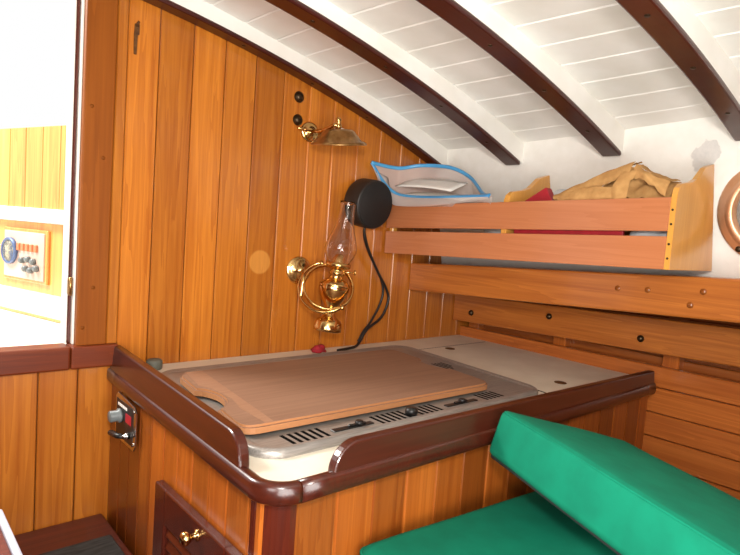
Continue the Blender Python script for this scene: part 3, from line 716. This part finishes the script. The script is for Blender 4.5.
ribbon([(1.09, -.484, 1.305), (1.10, -.53, 1.324), (1.105, -.58, 1.344), (1.11, -.648, 1.368)], [(1.082, -.484, 1.303), (1.082, -.53, 1.322), (1.082, -.58, 1.342), (1.082, -.648, 1.366)], bul=-.003)
ribbon([(1.072, -.500, 1.302), (1.070, -.54, 1.313), (1.069, -.58, 1.319), (1.068, -.615, 1.317)], [(1.072, -.500, 1.288), (1.066, -.54, 1.290), (1.064, -.58, 1.290), (1.064, -.62, 1.285)], bul=.004)
ribbon([(1.082, -.640, 1.358), (1.070, -.630, 1.345), (1.064, -.618, 1.320), (1.066, -.612, 1.280)], [(1.085, -.662, 1.352), (1.070, -.652, 1.336), (1.066, -.645, 1.315), (1.068, -.642, 1.280)], bul=.004)
ribbon([(1.085, -.648, 1.364), (1.078, -.668, 1.350), (1.076, -.690, 1.338), (1.08, -.714, 1.330)], [(1.074, -.650, 1.336), (1.068, -.668, 1.332), (1.068, -.690, 1.318), (1.072, -.712, 1.300)], bul=.005)
ribbon([(1.11, -.650, 1.364), (1.11, -.668, 1.352), (1.11, -.690, 1.342), (1.12, -.716, 1.333)], [(1.085, -.648, 1.364), (1.078, -.668, 1.350), (1.076, -.690, 1.338), (1.08, -.714, 1.330)], bul=-.002)
for i, v in enumerate(m.v):
    v += V((noise.noise(v*70+V((4, 0, 0))), noise.noise(v*70), noise.noise(v*70+V((0, 9, 0)))))*.0007
tag(m.build('canvas_bundle', 'tan'), 'crumpled tan canvas bundle heaped in the shelf behind the slats', 'canvas')

# ------------------------------------------------------------------ bronze port
pt = thing('porthole', (1.27, -.84, 1.19), 'round polished bronze porthole frame on the white cabin side', 'porthole')
pn = V((-1, 0, -.1)).normalized(); pc = V((xwall(1.293), -.838, 1.293))
k = MB(); k.lathe([(.068, .002), (.068, .014), (.071, .020), (.076, .022), (.081, .020), (.085, .013), (.089, .010), (.098, .009), (.102, .006), (.103, 0), (.068, 0)], pc, pn, 56, True); k.build('frame', 'bronze', pt)
k = MB(); k.lathe([(.0, .004), (.068, .004), (.068, .006), (0, .006)], pc, pn, 40); k.build('glass', 'portglass', pt)
k = MB(); u_ = V((0, 1, 0)); w_ = V((-.1, 0, 1)).normalized()
for q in (52, 128, 232, 308):
    k = MB(); k.lathe([(.006, .008), (.006, .0105), (.003, .0118), (0, .012)], pc+(u_*math.cos(q*PI/180)+w_*math.sin(q*PI/180))*.094, pn, 14)
    k.build('screw', 'darkbronze', pt)

# ------------------------------------------------------------------ settee and cushions
m = MB(); m.t(.45, None, .1); m.box((.56, -1.5, .3), (1.352, -.62, .695), .004); struct(m.build('settee_base', 'pine_v'))
def cushion(org, u, v, n, L_, W_, T_, rad=.022, puff=.006):
    """box cushion, org = top corner; u along length, v across, n up"""
    bm = bmesh.new(); bmesh.ops.create_cube(bm, size=1)
    for q in bm.verts: q.co = V((q.co.x*L_, q.co.y*W_, q.co.z*T_))
    bmesh.ops.bevel(bm, geom=list(bm.edges), offset=rad, segments=4, affect='EDGES', profile=.5)
    bmesh.ops.subdivide_edges(bm, edges=[e for e in bm.edges if e.calc_length() > .1], cuts=8, use_grid_fill=True)
    for q in bm.verts:
        a, b, c = q.co.x/(L_/2), q.co.y/(W_/2), q.co.z/(T_/2)
        q.co.z += c*puff*(1-a*a)*(1-b*b)
        q.co.z += .0015*noise.noise(q.co*9)
        if abs(b) > .8: q.co.y += b*puff*.5*(1-c*c)*(1-a*a)
    mt = Matrix((u.to_4d(), v.to_4d(), n.to_4d(), (0, 0, 0, 1))).transposed()
    for i in range(3): mt[i][3] = 0
    mt[3][3] = 1; mt[3][0] = mt[3][1] = mt[3][2] = 0
    cen_ = org + u*L_/2 + v*W_/2 - n*T_/2
    return bm, Matrix.Translation(cen_) @ mt, cen_
def perim(org, u, v, L_, W_, r=.02):
    c = [org, org+u*L_, org+u*L_+v*W_, org+v*W_]; out = []
    for i in range(4):
        p = c[i]; a = c[i-1]; b = c[(i+1) % 4]
        out += [p+(a-p).normalized()*r*(1-t)**2+(b-p).normalized()*r*t*t for t in (0, .25, .5, .75, 1)]
    return out
# seat cushion
u = V((1, -.10, 0)).normalized(); v = V((-.10, -1, 0)).normalized(); n = V((0, 0, 1)); org = V((.492, -.596, .790))
sc_ = thing('seat_cushion', (.95, -1.0, .70), 'flat green canvas seat cushion on the settee, under the tilted cushion', 'cushion')
bm, mt, _ = cushion(org, u, v, n, .60, .86, .09, .022, .004); m = MB(); m.bm(bm, mt, True); m.build('cover', 'green', sc_)
k = MB(); k.tube(perim(org-n*.012+u*.003+v*.003, u, v, .594, .854), .0022, 6, True); k.build('piping', 'green', sc_)
# tilted cushion
A = V((.7466, -.6378, .9436)); u = V((-.33344, -.94156, -.04775)).normalized(); v = V((.91527, -.31115, -.25588)).normalized(); n = u.cross(v).normalized(); A = A - u*.003 - v*.004
tc_ = thing('tilted_cushion', (.8, -.95, .78), 'thick green canvas cushion propped at a slant on the seat cushion', 'cushion')
bm, mt, _ = cushion(A, u, v, n, .52, .272, .0746, .011, .005); m = MB(); m.bm(bm, mt, True); m.build('cover', 'green', tc_)
k = MB(); k.tube(perim(A-n*.004+u*.004+v*.003, u, v, .512, .265, .012), .002, 6, True); k.build('piping', 'green', tc_)
bm, mt, _ = cushion(A-n*.0695+u*.006+v*.006, u, v, n, .508, .25, .008, .003, .0); m = MB(); m.bm(bm, mt, True); m.build('backing', 'greendark', tc_)  # thin near-black panel along the bottom of the cushion

# ------------------------------------------------------------------ step, floor, ladder
r = thing('companionway_step', (.1, -.3, .3), 'low mahogany step with grey non-slip tread below the companionway', 'step')
m = MB().t(.5, None, .0); m.box((-.3, -.255, .3), (.358, -.002, .614), .003, 1); m.build('step_box', 'stepwood', r)
m = MB(); m.box((-.25, -.245, .612), (.345, -.098, .619), .003, 1); m.build('tread_pad', 'tread', r)
m = MB()
for i in range(18): m.t(.4+.12*random.random(), None, .1); m.box((-1.06, YB+.0985*i, .3), (-1.04, YB+.0985*i+.097, 1.52), .0015)
struct(m.build('wall_left', 'pine_v'))
m = MB()
for i in range(25): m.t(.4+.12*random.random(), None, .1); m.box((-1.06+.101*i, YB-.02, .3), (-1.06+.101*i+.0995, YB, 1.66), .0015)
struct(m.build('wall_front', 'pine_v'))
m = MB().t(.4); m.box((-1.2, YB, .28), (1.5, 0, .3)); struct(m.build('floor', 'stepwood'))
r = thing('companionway_ladder', (.0, -.35, .3), 'brown ladder tread with pale edge strip at the lower left corner', 'ladder')
m = MB().t(.7, None, .1); m.box((-.2, -.50, .722), (.150, -.185, .75), .003, 2); tr = m.build('tread', 'stepwood', r)
m = MB(); m.box((.150, -.50, .716), (.160, -.182, .753), .003, 2); m.build('nosing', 'alu', tr)  # pale strip paints the sunlit edge of the tread
for x in (-.19, .125):
    m = MB().t(.5); m.box((x, -.48, .3), (x+.022, -.27, .722), .002, 1); m.build('side_board', 'stepwood', r)

# ------------------------------------------------------------------ cockpit seen through the companionway
p0 = V((.3312, .5, 0)); eh = V((-.30094, .95364, 0)); nn = V((-.95364, -.30094, 0))   # nn faces inboard
def Q(s, z, d=0): return p0 + eh*s + nn*d + V((0, 0, z))
def slab(mb, s0, s1, z0, z1, d0, d1, bev=.001):
    mb.hexa([Q(s0, z0, d0), Q(s1, z0, d0), Q(s1, z0, d1), Q(s0, z0, d1), Q(s0, z1, d0), Q(s1, z1, d0), Q(s1, z1, d1), Q(s0, z1, d1)], bev)
m = MB(); s = -.40
while s < .8:
    m.t(.5+.15*random.random(), None, 0); slab(m, s+.001, s+.0745, 1.19, 1.40, -.02, 0); s += .0755
m.t(.2); slab(m, -.4, .8, 1.2, 1.39, -.025, -.005)
struct(m.build('trim_4', 'coaming'))
m = MB(); slab(m, -.4, .8, 1.165, 1.199, -.03, .02, .004); slab(m, -.4, .8, .925, 1.165, -.03, 0.0); 
m.hexa([Q(-.35, .90, 0), Q(.8, .90, 0), Q(.8, .90, .9), Q(-.35, .90, .5), Q(-.35, .925, 0), Q(.8, .925, 0), Q(.8, .925, .9), Q(-.35, .925, .5)], .002)
struct(m.build('wall_outside', 'outside_white'))
m = MB().t(.75); slab(m, -.16, .8, .99, 1.163, 0, .003); m.t(.6); slab(m, -.4, .8, .926, .932, 0, .006); struct(m.build('trim_5', 'coaming'))
ip = thing('instrument_panel', Q(.04, 1.02), 'pale instrument panel with round gauge and switches on the cockpit side', 'instrument panel')
m = MB().t(.55); slab(m, -.072, .128, 1.012, 1.146, .003, .010, .002); m.build('wood_frame', 'coaming', ip)
m = MB(); slab(m, -.062, .120, 1.020, 1.138, .008, .013, .001); m.build('plate', 'instr', ip)
k = MB(); k.lathe([(.034, 0), (.034, .008), (.029, .009), (.028, .006)], Q(.088, 1.086, .013), nn, 28); gg = k.build('gauge', 'gaugerim', ip)
k = MB(); k.lathe([(.028, .003), (.028, .006), (0, .006)], Q(.088, 1.086, .013), nn, 28); k.build('dial', 'gaugeface', gg)
for i in range(5):
    k = MB(); s = .048-.0195*i; slab(k, s-.006, s+.006, 1.090, 1.108, .012, .018, .001); k.build('switch', 'orange', ip)
for (s, z) in ((.028, 1.066), (.002, 1.070), (-.022, 1.066), (.012, 1.046), (-.012, 1.044), (-.036, 1.05)):
    k = MB(); k.lathe([(.008, 0), (.008, .008), (.005, .011), (0, .011)], Q(s, z, .013), nn, 14); k.build('toggle', 'greyknob', ip)

# ------------------------------------------------------------------ light, world, camera
def area(name, loc, target, size, energy, col=(1, 1, 1)):
    l = bpy.data.lights.new(name, 'AREA'); l.size = size; l.energy = energy; l.color = col
    o = bpy.data.objects.new(name, l); C.objects.link(o); o.location = loc
    o.rotation_euler = (V(target)-V(loc)).to_track_quat('-Z', 'Y').to_euler(); return o
area('flash', (-.02, -1.20, 1.36), (.85, -.1, 1.1), .10, 9.0, (1, .96, .90))
area('hatch_daylight', (-.75, -1.25, 1.22), (.75, -.4, .95), .45, 7.6, (1, .98, .95))  # added fill lamp lighting the cabin from the left, no hatch there
area('cabin_bounce', (.15, -1.25, .98), (.75, -.45, 1.6), .5, 10, (1, .98, .95))
area('sun_on_cockpit', (-.35, .75, 2.1), (.3, .55, 1.1), .4, 45, (1, .97, .9))
w = bpy.data.worlds.new('world'); bpy.context.scene.world = w; w.use_nodes = True
bg_ = w.node_tree.nodes['Background']; bg_.inputs[0].default_value = (1, 1, 1, 1); bg_.inputs[1].default_value = 1.0

cd = bpy.data.cameras.new('camera'); cam = bpy.data.objects.new('camera', cd); C.objects.link(cam)
cd.sensor_width = 36; cd.lens = 36*576.4/740; cd.clip_start = .02
R = Matrix(((.7483313, -.0021635, -.6633216), (-.6593675, .1066473, -.7442183), (.0723516, .9942946, .0783810)))
cam.matrix_world = Matrix.Translation((0, -1.143, 1.2)) @ R.to_4x4()
bpy.context.scene.camera = cam
vs_ = bpy.context.scene.view_settings; vs_.view_transform = 'Standard'; vs_.look = 'None'; vs_.exposure = 0; vs_.gamma = 1
